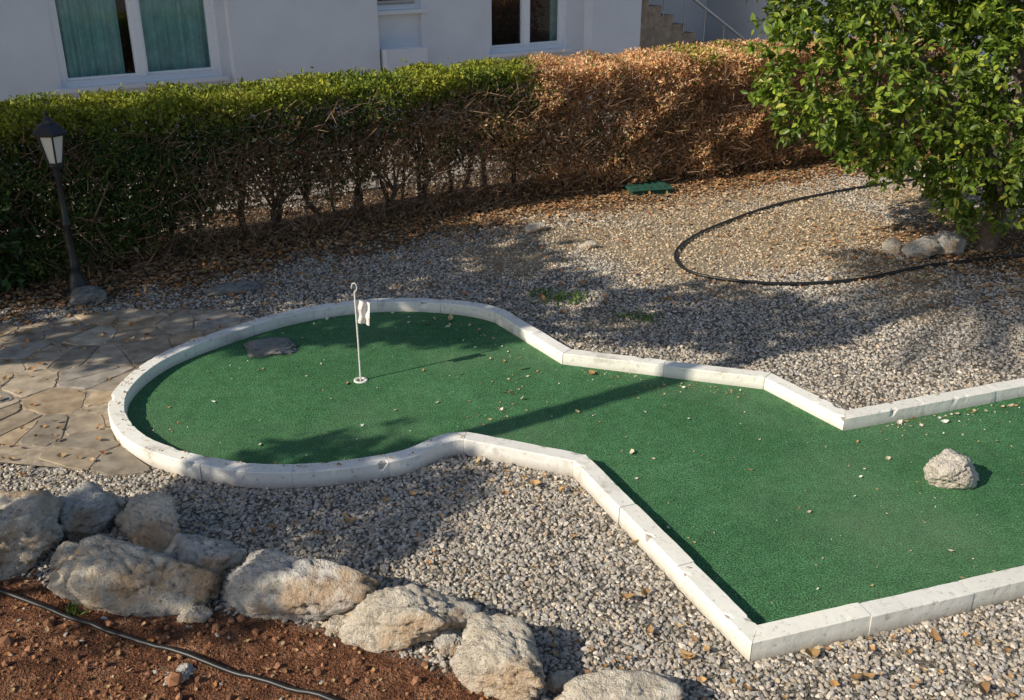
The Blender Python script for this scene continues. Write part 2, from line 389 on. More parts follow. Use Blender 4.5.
# ------------------------------------------------------------------ pebbles
def ico(sub):
    bm=bmesh.new(); bmesh.ops.create_icosphere(bm,subdivisions=sub,radius=1); bm.verts.ensure_lookup_table()
    v=np.array([x.co[:] for x in bm.verts]); f=np.array([[q.index for q in x.verts] for x in bm.faces]); bm.free(); return v,f
def scatter(x0,x1,y0,y1,dens):
    k=int((x1-x0)*(y1-y0)*dens); x=rng.uniform(x0,x1,k);y=rng.uniform(y0,y1,k)
    ok=np.abs(x)<.56*(y*.917+1.2)+.5
    return x[ok],y[ok]
parts=[]
def pebbles(x,y,rmin,rmax):
    ok=~inpoly(x,y,poly); x=x[ok];y=y[ok]; ok=(distpoly(x,y,poly)>.062)&(~inpoly(x,y,path_poly)); x=x[ok];y=y[ok]
    so,sa,li=masks(x,y)
    ok=rng.random(len(x))>np.maximum(np.maximum(so*.992,sa*.6),li*.95)
    x=x[ok];y=y[ok];sa=sa[ok]; N_=len(x)
    tvs,tf=ico(1)
    pal=np.array([(.27,.255,.23),(.34,.32,.29),(.21,.20,.185),(.41,.38,.34),(.31,.265,.21),(.50,.47,.42),(.28,.28,.285),(.38,.315,.24)])*1.30
    pr=np.array([.22,.2,.16,.13,.11,.04,.09,.05])
    for v in range(10):
        sel=np.arange(v,N_,10)
        t=tvs*rng.uniform(.62,1.15,(len(tvs),1))+rng.normal(0,.07,tvs.shape)
        R=frames(np.column_stack([rng.normal(size=(len(sel),2)),rng.normal(0,.25,len(sel))]),np.column_stack([rng.normal(0,.35,(len(sel),2)),np.ones(len(sel))]))
        s=rng.uniform(rmin,rmax,len(sel))*np.where(rng.random(len(sel))<.06,1.4,1)
        sc=np.column_stack([s*rng.uniform(.95,1.45,len(sel)),s*rng.uniform(.75,1.05,len(sel)),s*rng.uniform(.5,.8,len(sel))])
        col=pal[rng.choice(8,len(sel),p=pr)]*rng.uniform(.8,1.15,(len(sel),1))
        warm=np.clip(sa[sel]*.7+.28,0,1)[:,None]; col=col*(1-warm)+col*np.array([1.18,1.0,.78])*warm
        pos=np.column_stack([x[sel],y[sel],gh(x[sel],y[sel])+s*rng.uniform(.05,.5,len(sel))])
        parts.append(inst(t,tf,pos,R,sc,col))
x,y=scatter(-3.4,4.4,2.3,5.6,3500); pebbles(x,y,.008,.0150)
x,y=scatter(-5.2,7.5,5.6,13.2,1900); pebbles(x,y,.008,.0155)
V,F,C=merge(parts); np_mesh('gravel',V,F,C,M_peb)

# ------------------------------------------------------------------ rocks
def rock(name,loc,size,seed,mat,rz=0,sub=5,planes=11):
    r=np.random.default_rng(seed); v,f=ico(sub)
    pn=r.normal(size=(planes,3)); pn/=np.linalg.norm(pn,axis=1)[:,None]; pn[0]=(r.normal()*.25,-.25+r.normal()*.2,1); pn[0]/=np.linalg.norm(pn[0])
    pn[1]=(r.normal()*.3,-1,.35+r.normal()*.2); pn[1]/=np.linalg.norm(pn[1]); pn[2]=(-1,-.3,.5+r.normal()*.2); pn[2]/=np.linalg.norm(pn[2])
    pd=r.uniform(.52,.92,planes); pd[0]=.66; pd[1]=.68; pd[2]=.7
    dots=v@pn.T; rr=np.where(dots>.05,pd/np.maximum(dots,.05),9)
    k=45; rad=-np.log(np.exp(-k*np.minimum(rr,2)).sum(1)+np.exp(-k*1.12))/k
    out=[]
    for p,ra in zip(v,rad):
        q=Vector(p)*1.0
        d=noise.fractal(q*1.6+Vector((seed,0,0)),1.0,2.0,5)*.10+noise.fractal(q*7+Vector((0,seed,0)),.7,2.0,5)*.05
        rid=abs(noise.noise(q*2.3+Vector((0,0,seed))));  d-=max(0,.09-rid)*1.1
        rid=abs(noise.noise(q*5.0+Vector((5,0,seed))));  d-=max(0,.07-rid)*.6
        out.append(p*(ra+d))
    out=np.array(out)*np.array(size)/2*1.22
    c,s=math.cos(rz),math.sin(rz); out=out@np.array([[c,s,0],[-s,c,0],[0,0,1]])
    o=np_mesh(name,out,f,None,mat,True); o.location=(loc[0],loc[1],loc[2]+size[2]*.36)
    return o
R=[ ((-2.58,4.24),(.52,.42,.36),41,M_rockB,.3),
    ((-2.28,4.53),(.44,.28,.24),12,M_rockA,.8),
    ((-1.88,4.42),(.46,.26,.24),43,M_rockB,-.5),
    ((-1.85,3.98),(.70,.32,.31),44,M_rockB,-.25),
    ((-1.50,4.10),(.38,.30,.25),15,M_rockA,.2),
    ((-1.05,3.89),(.70,.34,.31),46,M_rockA,-.28),
    ((-.49,3.66),(.52,.30,.26),17,M_rockB,-.2),
    ((-.04,3.36),(.48,.32,.27),48,M_rockB,-.55),
    ((.43,3.12),(.44,.27,.18),19,M_rockB,.1),
    ((.95,2.88),(.45,.28,.18),20,M_rockA,.2),
    ((-3.1,4.55),(.5,.4,.26),21,M_rockB,.2),
    ((-1.42,3.34),(.15,.12,.07),22,M_rockA,.2),
    ((-1.48,3.76),(.13,.10,.07),23,M_rockB,.2),
    ((-2.16,4.18),(.22,.18,.14),24,M_rockB,.9),
    ((-.79,3.68),(.12,.1,.07),25,M_rockB,.9),
    ((-.27,3.58),(.16,.12,.08),26,M_rockA,.4),
    ((.2,3.32),(.10,.08,.06),27,M_rockB,.4)]
for i,(l,s,sd_,mt,rz) in enumerate(R): rock('boulder',(l[0],l[1],0),s,sd_,mt,rz)
rock('stone',(2.49,4.95,.02),(.29,.24,.23),31,M_rockC,.3,5,18)
rock('flat_stone',(-1.78,6.86,.015),(.42,.28,.05),32,M_rockD,.1,4)
rock('flat_stone',(-3.58,7.93,0),(.30,.22,.12),33,M_rockD,.1,4)
rock('flat_stone',(-2.45,8.15,0),(.42,.22,.09),34,M_rockD,.3,4)
rock('stone',(3.95,9.15,0),(.32,.25,.2),35,M_rockA,.1,4)
rock('stone',(4.2,9.25,0),(.32,.25,.24),36,M_rockA,.7,4)
rock('stone',(3.72,9.3,0),(.2,.18,.13),37,M_rockB,.7,4)
rock('stone',(.28,10.0,0),(.24,.18,.10),38,M_rockB,.7,4)
rock('stone',(.75,9.4,0),(.14,.12,.08),39,M_rockB,.2,4)

# ------------------------------------------------------------------ hoses
def hose(name,pts,r):
    p=catmull([(a,b_,0) for a,b_ in pts],12); p[:,2]=gh(p[:,0],p[:,1])+r+.010
    V,F,C=tube(p,r,10); np_mesh(name,V,F,None,M_hose,True)
hose('garden_hose',[(-3.3,4.25),(-2.46,3.94),(-1.878,3.665),(-1.356,3.434),(-.84,3.23),(-.2,2.95),(.5,2.5)],.011)
hose('garden_hose',[(6.2,12.6),(5.4,12.3),(4.45,11.87),(3.16,11.09),(2.19,10.17),(1.69,9.48),(1.547,8.98),(1.70,8.555),(2.276,8.317),(3.006,8.394),(3.876,8.81),(4.887,9.10),(6.5,9.3)],.014)

# ------------------------------------------------------------------ flag
fl=empty('golf_flag',(-1.056,6.32,.02))
pts=[(0,0,0),(0,0,.3),(-.003,0,.66)]
hk=[(-.003,0,.66)]+[(-.003+.018*math.sin(a_)*1.0,0,.69-.03*math.cos(a_)) for a_ in np.linspace(.3,5.0,12)]
V1=tube(catmull(pts,4),.0065,8); V2=tube(np.array(hk),.005,6)
V,F,C=merge([V1,V2]); np_mesh('pole',V,F,None,M_pole,True,fl)
V,F=[],[]; nu,nv=14,20
for i in range(nu+1):
    for j in range(nv+1):
        u=i/nu; v=j/nv
        x_=.002+u*.094*(1-.10*v); z=.60-.165*v-.02*u; y_=.011*math.sin(u*10+v*2.0)*(.3+u)+.004*math.sin(v*11+u*5)
        V.append((x_,y_,z))
for i in range(nu):
    for j in range(nv): a_=i*(nv+1)+j; F.append((a_,a_+nv+1,a_+nv+2,a_+1))
py_mesh('cloth',V,F,M_cloth,True,fl)
V,F=[],[]; k=24
for (r,z) in((.050,.0),(.048,.006),(.026,.006),(.024,-.01)):
    for i in range(k): V.append((r*math.cos(i*6.2832/k),r*math.sin(i*6.2832/k),z+.001))
for rg in range(3):
    for i in range(k): j=(i+1)%k; F.append((rg*k+i,rg*k+j,(rg+1)*k+j,(rg+1)*k+i))
py_mesh('cup_ring',V,F,M_pole,True,fl)

# ------------------------------------------------------------------ lamp
lp=empty('garden_lamp',(-3.73,8.10,0))
def lathe(name,prof,k,mat,smooth,parent,rot=0):
    V,F=[],[]
    for (r,z) in prof:
        for i in range(k): a_=rot+i*2*math.pi/k; V.append((r*math.cos(a_),r*math.sin(a_),z))
    for q in range(len(prof)-1):
        for i in range(k): j=(i+1)%k; F.append((q*k+i,q*k+j,(q+1)*k+j,(q+1)*k+i))
    return py_mesh(name,V,F,mat,smooth,parent)
lathe('post',[(.0,0),(.12,0),(.12,.03),(.085,.05),(.075,.12),(.05,.16),(.04,.24),(.048,.26),(.035,.29),(.03,.6),(.04,.62),(.04,.64),(.028,.66),(.026,1.02),(.04,1.05),(.03,1.08),(.06,1.12),(.062,1.135),(0,1.135)],16,M_black,True,lp)
lathe('lantern_glass',[(.055,1.14),(.105,1.37)],6,M_lglass,False,lp)
lathe('roof',[(0,1.375),(.142,1.375),(.145,1.39),(.095,1.45),(.055,1.47),(.05,1.495),(.02,1.51),(.012,1.53),(.02,1.545),(.0,1.565)],6,M_black,False,lp)
parts=[]
for i in range(6):
    a_=i*math.pi/3; parts.append(tube([(.06*math.cos(a_),.06*math.sin(a_),1.135),(.111*math.cos(a_),.111*math.sin(a_),1.38)],.008,5))
V,F,C=merge(parts); np_mesh('lantern_frame',V,F,None,M_black,False,lp)
lathe('lantern_rim',[(.045,1.13),(.068,1.136),(.068,1.15),(.045,1.152)],6,M_black,False,lp)

# ------------------------------------------------------------------ valve box
vb=empty('valve_box',(1.60,11.6,0),.25)
V,F=[],[]; box(V,F,-.24,.24,-.16,.16,-.02,.045); o=py_mesh('body',V,F,M_green,False,vb)
V,F=[],[]; box(V,F,-.26,.26,-.18,.18,.048,.075); o=py_mesh('lid',V,F,M_green,False,vb)
bv=o.modifiers.new('b','BEVEL'); bv.width=.012; bv.segments=2
V,F=[],[]
for i in range(5): box(V,F,-.2+i*.09,-.16+i*.09,-.12,.12,.078,.084)
py_mesh('lid_ribs',V,F,M_green,False,vb)

# ------------------------------------------------------------------ hedge
hc=catmull([tuple(p) for p in hedge_front],10)
hs_=np.concatenate([[0],np.cumsum(np.hypot(*np.diff(hc,axis=0).T))]); HL=hs_[-1]
ht=np.gradient(hc,axis=0); ht=norm(ht); hn=np.stack([-ht[:,1],ht[:,0]],-1)
def hpt(s,u):
    x=np.interp(s,hs_,hc[:,0]);y=np.interp(s,hs_,hc[:,1]);a=np.interp(s,hs_,hn[:,0]);b_=np.interp(s,hs_,hn[:,1])
    return x+a*u,y+b_*u,a,b_
HT=.95
NL=240000
s=rng.uniform(2.0,HL-3.2,NL); u=rng.uniform(0,1,NL); z=rng.uniform(0,1,NL)
face=rng.random(NL)
dep=rng.exponential(.08,NL)
fr=face<.46; tp=(face>=.46)&(face<.72); bk=(face>=.72)&(face<.76)
U=u*HT; Zz=.03+z*1.42
U=np.where(fr,dep,U); Zz=np.where(tp,1.47-dep*.8,Zz); U=np.where(bk,HT-dep,U)
lump=.10*snoise(s*1.0,Zz*1.5,2.6,41)+.07*snoise(s,Zz,8,42)
U=U+np.where(fr,lump*1.5,0); top_l=.06*snoise(s,U,2.0,43)+.055*snoise(s,U,8,44)
Zz=Zz+np.where(tp,top_l,0)
sp=tp&(snoise(s,U,14,49)>.75)&(rng.random(NL)<.5); Zz=np.where(sp,Zz+rng.uniform(0,.09,NL),Zz)
px,py,na,nb=hpt(s,U)
gap=np.clip((px+3.6)/1.0,0,1)*np.clip((.9-px)/1.2,0,1)
lim=.0+.40*gap+.12*snoise(s,s*.3,3.5,45)
keep=rng.random(NL)<np.clip((Zz-lim)/.22+.12,0.06,1)
thin=np.clip(snoise(s,Zz*1.6,2.8,46)*.8,0,.55)*np.clip((px+3.0)/1.0,0,1)
keep&=rng.random(NL)>thin*np.where(tp,.2,1)
s,U,Zz,px,py,na,nb,tp,fr,bk=[q[keep] for q in(s,U,Zz,px,py,na,nb,tp,fr,bk)]
NL=len(s); core=~(tp|fr|bk)
outn=np.column_stack([-na,-nb,np.full(NL,.35)]); outn=np.where(tp[:,None],np.array([0,0,1.]),outn)
nrm=norm(outn*.8+rng.normal(0,.8,(NL,3))+np.array([-.55,-.32,.35])*np.clip((px+1)/2,0,1)[:,None]); d=rdir(NL)+np.array([0,0,.3])
Rm=frames(d,nrm)
brown_t=np.clip((px+.25+.55*snoise(px,Zz,3,51))/.8,0,1)
facebrown=np.clip((px+3.2+.5*snoise(px,Zz,2.4,52)+ (1.0-Zz)*1.0)/1.2,0,1)*np.clip((1.25-Zz+.22*snoise(s,U,6,54))*3.0,0,1)*.9
br=np.maximum(brown_t,facebrown)
greenpatch=np.clip((snoise(s,Zz,2.6,57)-.45)*3,0,1)*np.where(tp,.55,.2)
br=br-greenpatch
isb=rng.random(NL)<br*.98
g1=np.array([(.040,.075,.016),(.06,.105,.02),(.10,.15,.03),(.16,.20,.04)])[rng.choice(4,NL,p=[.34,.33,.22,.11])]
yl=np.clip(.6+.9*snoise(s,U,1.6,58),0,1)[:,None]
toplit=np.clip((Zz-1.18)/.2,0,1)[:,None]; g1=g1*(1-toplit)+(g1*np.array([2.2,1.85,1.15])+np.array([.12,.09,.005])*yl)*toplit  # sunlit hedge top put into leaf colour: greens brighter and yellower up there
b1=np.array([(.46,.26,.13),(.54,.35,.19),(.32,.175,.09),(.62,.46,.29),(.50,.25,.11)])[rng.choice(5,NL,p=[.27,.27,.2,.13,.13])]*1.06
pat=1+.38*snoise(s,Zz,4.5,59)[:,None]
b1=b1*(.55+.45*np.clip((px+1.8)/1.8,0,1))[:,None]*(1+.25*toplit)*pat  # brown leaves near the top get the painted sunlight as well
sparseg=(rng.random(NL)<.03)&isb
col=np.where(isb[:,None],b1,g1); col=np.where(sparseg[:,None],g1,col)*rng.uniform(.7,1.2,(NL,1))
col=np.clip(col,.01,.8)
L=rng.uniform(.030,.056,NL)*np.where(core,1.6,1.0); sc=np.column_stack([L,L*np.where(isb,.85,1.0),L])
lt=[(0,0,0),(.5,.27,.10),(1,0,-.03),(.5,-.27,.10)]; lf=[(0,2,1),(0,3,2)]
hedge=empty('hedge')
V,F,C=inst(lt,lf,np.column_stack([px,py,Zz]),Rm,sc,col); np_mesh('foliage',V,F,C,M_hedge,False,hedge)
parts=[]
ss=2.0
while ss<HL-3.2:
    for q in range(1+int(rng.random()<.5)):
        u0=rng.uniform(.25,.6); x0,y0,_,_=hpt(ss+rng.uniform(-.08,.08),u0)
        base=np.array([x0,y0,-.05]); h=rng.uniform(.3,.6)
        p1=base+np.array([rng.normal(0,.07),rng.normal(0,.07),h])
        r0=rng.uniform(.016,.036); cb=np.array([.13,.09,.065])*rng.uniform(.7,1.3)
        parts.append(tube(catmull([base,(base+p1)/2+rng.normal(0,.03,3),p1],4),np.linspace(r0*1.2,r0,9),6,cb))
        for k in range(5):
            e=p1+np.array([rng.normal(0,.25),rng.normal(0,.22),rng.uniform(.45,.9)]); e[2]=min(e[2],1.42)
            mpt=(p1+e)/2+rng.normal(0,.05,3); parts.append(tube(catmull([p1,mpt,e],4),np.linspace(r0*.55,.004,9),5,cb))
    ss+=rng.uniform(.14,.45)
NT=17000
s=rng.uniform(2,HL-3.2,NT); Uq=np.where(rng.random(NT)<.6,rng.exponential(.12,NT)-.03,rng.uniform(0,HT,NT)); zq=rng.uniform(.0,1.3,NT); x_,y_,a1,b1_=hpt(s,Uq)
dd=rdir(NT)*np.array([1,1,.7])+np.array([0,0,.6]); LT=rng.uniform(.10,.30,NT)
tt=np.array([(0,.5,0),(0,-.25,.43),(0,-.25,-.43),(1,.15,0),(1,-.1,.12),(1,-.1,-.12)]); tff=np.array([(0,1,4,3),(1,2,5,4),(2,0,3,5)])
colt=np.array([.28,.18,.115])*rng.uniform(.4,1.6,(NT,1))
parts.append(inst(tt,tff,np.column_stack([x_,y_,zq]),frames(dd,rdir(NT)),np.column_stack([LT,np.full(NT,.008),np.full(NT,.008)]),colt))
V,F,C=merge(parts); np_mesh('stems',V,F,C,M_bark,False,hedge)

# ------------------------------------------------------------------ trees
lt5=[(0,0,0),(.25,.17,.05),(.6,.20,.05),(1,0,-.10),(.6,-.20,.05),(.25,-.17,.05),(.45,0,-.01)]
lf5=[(0,6,1),(1,6,2),(2,6,3),(3,6,4),(4,6,5),(5,6,0)]
def crown(lobes,nclus,per,size,greens,probs,shell=.86,inner=.2,flat=0):
    cs=[];ns=[]
    lob=np.array(lobes); vol=(lob[:,3]*lob[:,4]*lob[:,5])**(2/3); cnt=(nclus*vol/vol.sum()).astype(int)
    for li,(cx,cy,cz,rx,ry,rz) in enumerate(lobes):
        N_=cnt[li]; d=rdir(N_)
        r=np.where(rng.random(N_)<inner,rng.uniform(.35,.85,N_),rng.uniform(shell,1.05,N_))
        bm_=1+.15*snoise(d[:,0]*3+d[:,2]*2,d[:,1]*3-d[:,2],2.2,60+li)+.12*snoise(d[:,0]*9+d[:,2]*5,d[:,1]*9-d[:,2]*7,1.5,80+li)
        p=np.array([cx,cy,cz])+d*np.array([rx,ry,rz])*(r*bm_)[:,None]
        ok=np.ones(N_,bool)
        for lj,(ax,ay,az,qx,qy,qz) in enumerate(lobes):
            if lj==li: continue
            ok&=np.linalg.norm((p-np.array([ax,ay,az]))/np.array([qx,qy,qz]),axis=1)>.68
        cs.append(p[ok]);ns.append(d[ok])
    cs=np.concatenate(cs);ns=np.concatenate(ns)
    cl=rng.uniform(.7,1.3,len(cs))
    M_=len(cs)*per; ci=np.repeat(np.arange(len(cs)),per)
    d=norm(rdir(M_)+ns[ci]*.8+np.array([0,0,-.05])); pos=cs[ci]+rdir(M_)*rng.uniform(.0,.10,(M_,1))
    n_=norm(ns[ci]*.7+np.array([0,0,.7])+rng.normal(0,.5,(M_,3)))
    L=rng.uniform(.7,1.2,M_)*size
    g=np.array(greens)[rng.choice(len(greens),M_,p=probs)]*cl[ci][:,None]*rng.uniform(.85,1.15,(M_,1))
    return inst(lt5,lf5,pos,frames(d,n_),np.column_stack([L,L*rng.uniform(.9,1.25,M_),L]),g),cs
def branchy(base,lobes,r0,ends,col=(.16,.12,.09),fork=.9,nb=60):
    parts=[]; base=np.array(base,float); f=base+np.array([.05,.0,fork])
    parts.append(tube(catmull([base-np.array([0,0,.1]),base+np.array([.04,.02,fork*.5]),f],6),np.concatenate([[r0*1.5,r0*1.2],np.linspace(r0*1.05,r0*.85,11)]),10,col))
    for (cx,cy,cz,rx,ry,rz) in lobes:
        c=np.array([cx,cy,cz]); mid=(f+c)/2+rng.normal(0,.1,3); parts.append(tube(catmull([f-np.array([0,0,.05]),mid,c],6),np.linspace(r0*.55,r0*.22,13),7,col))
    lc=np.array([l[:3] for l in lobes])
    for e in ends[rng.choice(len(ends),min(nb,len(ends)),replace=False)]:
        c=lc[np.argmin(np.linalg.norm(lc-e,axis=1))]; parts.append(tube(catmull([c,(c+e)/2+rng.normal(0,.08,3),e],4),np.linspace(r0*.2,.005,9),5,col))
    return parts
def tree(name,base,lobes,r0,ncl,per,size,greens,probs,fork,inner=.2):
    e=empty(name)
    (V,F,C),cs=crown(lobes,ncl,per,size,greens,probs,inner=inner); np_mesh('foliage',V,F,C,M_leaf,False,e)
    V,F,C=merge(branchy(base,lobes,r0,cs,fork=fork)); np_mesh('trunk',V,F,C,M_bark,True,e)
    return e
tree('citrus_tree',(4.62,9.35,0),[(3.36,9.4,1.8,1.05,.95,.85),(4.6,9.3,1.60,1.1,1.0,1.05),(5.6,9.6,1.6,1.2,1.1,1.1),(4.3,9.9,3.0,1.6,1.3,1.1),(3.2,9.8,2.75,.98,1.0,.95),(4.35,8.95,.98,.60,.5,.58),(5.7,9.6,3.1,1.4,1.3,1.1),(3.6,9.0,1.35,.75,.55,.5),(5.4,9.0,1.0,.6,.5,.6)],
     .09,5200,12,.090,[(.065,.112,.014),(.11,.17,.020),(.165,.23,.028),(.27,.33,.04),(.36,.34,.05)],[.25,.32,.25,.14,.04],.7)
tree('added_shade_tree',(-7.2,4.7,0),[(-7.82,4.95,3.9,1.25,1.25,.6),(-5.97,6.14,3.9,1.0,1.0,.5),(-7.0,6.0,4.1,.9,.9,.5),(-6.89,4.33,3.9,.42,.42,.3),(-5.97,4.35,3.9,.40,.40,.28),(-5.3,4.38,3.9,.36,.36,.25),(-5.26,5.1,3.9,.6,.6,.4),(-3.95,4.56,4.0,.60,.60,.40),(-3.26,4.3,4.1,.5,.5,.3)],.13,1750,9,.14,[(.05,.09,.02),(.07,.12,.03)],[.5,.5],2.6,.4)  # out-of-view tree added for shade; crown lobes placed where shadows should land
tree('added_small_shade_tree',(-6.0,2.1,0),[(-5.75,2.15,3.5,.7,.6,.4),(-6.1,1.6,3.6,.6,.6,.4)],.08,360,9,.11,[(.08,.11,.05),(.12,.15,.08)],[.5,.5],2.2)  # small out-of-view tree added to shade the near gravel and kerb
# palm
pe=empty('palm_tree',(-4.2,3.29,0)); H=6.3
zz=np.linspace(-.1,H,70); parts=[tube(np.column_stack([.05*np.sin(zz*.8),.03*np.cos(zz),zz]),.085+.010*np.sin(zz*38)+.05*np.exp(-zz*2.5),12,(.2,.15,.11))]
V,F,C=merge(parts); np_mesh('trunk',V,F,C,M_bark,True,pe)
parts=[];lv=[]
for i in range(26):
    a_=i*2.399; el=rng.uniform(-.2,1.1); L=rng.uniform(1.2,1.6); p=[];q=np.array([.05*math.sin(H*.8),0,H]); d=np.array([math.cos(a_)*math.cos(el),math.sin(a_)*math.cos(el),math.sin(el)])
    for k in range(16):
        p.append(q.copy()); q=q+d*L/15; d=norm(d+np.array([0,0,-.06]))
    p=np.array(p); parts.append(tube(p,np.linspace(.018,.004,16),5,(.12,.16,.05)))
    t=np.gradient(p,axis=0)
    for k in range(2,16):
        for sd_ in(-1,1):
            for h2 in (0,.5):
                w=norm(np.cross(t[k],[0,0,1]))*sd_; dd_=norm(w+norm(t[k])*.6+np.array([0,0,-.25])); lv.append((p[k]+t[k]*h2,dd_,.42*math.sin(math.pi*(k+1)/18)+.06))
V,F,C=merge(parts); np_mesh('fronds',V,F,C,M_bark,True,pe)
pos=np.array([l[0] for l in lv]);dr=np.array([l[1] for l in lv]);LL=np.array([l[2] for l in lv]); N_=len(lv)
V,F,C=inst(lt,lf,pos,frames(dr,np.tile([0,0,1.],(N_,1))+rng.normal(0,.2,(N_,3))),np.column_stack([LL,np.full(N_,.065),LL*.3]),np.array([.06,.11,.03])*rng.uniform(.8,1.3,(N_,1)))
np_mesh('leaflets',V,F,C,M_hedge,False,pe)

# ------------------------------------------------------------------ dry leaves, debris, weeds
def drop(name,x,y,z,L,cols,mat,curl=1.0):
    N_=len(x); nrm=norm(np.column_stack([rng.normal(0,.45,(N_,2)),np.ones(N_)])); d=np.column_stack([rng.normal(size=(N_,2)),rng.normal(0,.15,N_)])
    col=np.array(cols)[rng.integers(len(cols),size=N_)]*rng.uniform(.7,1.2,(N_,1))
    t=np.array(lt5)*np.array([1,1.35,1]); t[:,2]=np.array([.10,.05,.05,.16,.05,.05,-.03])*curl*1.3
    V,F,C=inst(t,lf5,np.column_stack([x,y,z+L*.12]),frames(d,nrm),np.column_stack([L,L,L]),col); return np_mesh(name,V,F,C,mat)
brn=[(.36,.20,.09),(.44,.28,.14),(.27,.145,.07),(.50,.34,.19),(.42,.19,.07)]
k=24000; s=rng.uniform(1,HL-3,k); uu=.4-np.abs(rng.normal(0,.62,k))+rng.uniform(-.1,.5,k)*0.8; x,y,_,_=hpt(s,uu)
ok=(~inpoly(x,y,poly))&(snoise(x,y,2.5,71)>-.6-(uu>-.5)*1.0); x=x[ok];y=y[ok]
x2,y2=scatter(-4.5,6,7.6,12,34); ok=~inpoly(x2,y2,poly); x2=x2[ok];y2=y2[ok]
x3=rng.normal(4.5,.9,1500);y3=rng.normal(9.3,.7,1500)
x4=rng.uniform(-4.8,-2,330);y4=rng.uniform(5,8.4,330); ok=~inpoly(x4,y4,poly); x4=x4[ok];y4=y4[ok]
x=np.concatenate([x,x2,x3,x4]);y=np.concatenate([y,y2,y3,y4])
drop('dry_leaves',x,y,gh(x,y)+.012+.015*inpoly(x,y,path_poly),rng.uniform(.03,.065,len(x)),brn,M_dry)
pts=[(.66,3.95),(.62,3.62),(.74,3.70),(.50,3.9),(.97,3.30),(1.2,3.2),(1.55,3.35),(1.72,3.15),(.3,4.4),(-.9,4.55),(.85,4.0),(.6,4.35),(1.9,3.55),(2.0,3.3),(.2,3.6),(.8,3.45),(-1.3,4.5),(.05,5.02),(-.22,5.12),(.1,4.95),(.28,4.88),(1.35,3.5),(2.5,3.6)]
x=np.concatenate([[p[0] for p in pts],rng.uniform(.0,2.4,110),rng.uniform(-.4,.45,34),rng.uniform(-2,.6,50)]); y=np.concatenate([[p[1] for p in pts],rng.uniform(3.0,3.7,110),rng.uniform(4.75,5.15,34),rng.uniform(3.9,4.9,50)])
ok=(~inpoly(x,y,poly))&(distpoly(x,y,poly)>.07); x=x[ok];y=y[ok]
L=np.where(np.arange(len(x))<len(pts),.08,.04)*rng.uniform(.6,1.2,len(x))
drop('dry_leaves',x,y,gh(x,y)+.018,L,[(.45,.25,.09),(.50,.31,.14),(.36,.2,.09),(.52,.38,.22)],M_dry,1.5)
x=rng.uniform(-3.4,.3,900); y=rng.uniform(2.6,4.4,900); ok=inpoly(x,y,soil_poly); x=x[ok];y=y[ok]
drop('leaf_litter',x,y,gh(x,y)+.004,rng.uniform(.012,.04,len(x)),brn,M_dry)
x=rng.uniform(-3.4,.4,3200); y=rng.uniform(2.6,4.6,3200); ok=inpoly(x,y,soil_poly); x=x[ok];y=y[ok]; N_=len(x); tvs,tf=ico(1)
s=rng.exponential(.005,N_)+.003
V,F,C=inst(tvs*rng.uniform(.7,1.1,(len(tvs),1)),tf,np.column_stack([x,y,gh(x,y)+s*.3]),frames(rdir(N_),rdir(N_)),np.column_stack([s,s,s*.8]),np.array([.27,.13,.07])*rng.uniform(.5,1.4,(N_,1)))
np_mesh('soil_clods',V,F,C,M_peb)
# bits lying on the turf
x=rng.uniform(-2.3,4.5,1900); y=rng.uniform(3.7,7.5,1900); ok=inpoly(x,y,poly)&(distpoly(x,y,poly)>.06)&(rng.random(1900)<.5); x=x[ok];y=y[ok]
e_x=rng.uniform(.5,1.6,110);e_y=6.5-(e_x-.5)*.33-rng.exponential(.08,110); f_x=rng.uniform(2.3,4.4,170); f_y=5.64+(f_x-2.1)*.357-.1-rng.exponential(.08,170)
a5=rng.uniform(-.6,2.2,120); r5=1.30-rng.exponential(.08,120); ex5=-1.2+np.cos(a5)*r5*1.0; ey5=6.33+np.sin(a5)*r5
x=np.concatenate([x,e_x,f_x,ex5]);y=np.concatenate([y,e_y,f_y,ey5]); ok=inpoly(x,y,poly)&(distpoly(x,y,poly)>.06); x=x[ok];y=y[ok]
L=rng.exponential(.008,len(x))+.006; L[:14]=rng.uniform(.025,.045,14); L[-280:]*=1.5
drop('turf_debris',x,y,np.full(len(x),.022),L,[(.55,.48,.34),(.5,.38,.2),(.7,.68,.6),(.42,.24,.11)],M_dry)
ki=rng.integers(0,len(P)-1,110); tt_=rng.random(110); kp=P[ki]*(1-tt_[:,None])+P[ki+1]*tt_[:,None]+rng.normal(0,.02,(110,2))
drop('kerb_debris',kp[:,0],kp[:,1],np.full(110,.110),rng.uniform(.01,.03,110),brn,M_dry)
def weeds(cx,cy,nb,spread,h):
    x=rng.normal(cx,spread,nb);y=rng.normal(cy,spread*.6,nb); d=norm(np.column_stack([rng.normal(0,.7,(nb,2)),np.ones(nb)])); L=rng.uniform(.4,1,nb)*h
    return inst(lt,lf,np.column_stack([x,y,gh(x,y)]),frames(d,rdir(nb)),np.column_stack([L,L*.35,L*.5]),np.array([.11,.21,.035])*rng.uniform(.7,1.4,(nb,1)))
V,F,C=merge([weeds(.45,7.95,110,.12,.09),weeds(.25,8.1,50,.08,.08),weeds(1.03,7.55,80,.09,.08),weeds(-1.93,3.88,60,.05,.08),weeds(-2.05,3.8,25,.03,.07),weeds(3.7,8.5,15,.1,.07)])
np_mesh('weeds',V,F,C,M_hedge)
(V,F,C),_=crown([(-4.6,8.2,.5,.45,.4,.55),(-5.2,7.9,.6,.6,.45,.65)],520,11,.085,[(.03,.06,.015),(.05,.09,.02)],[.5,.5]); np_mesh('shrub',V,F,C,M_leaf)

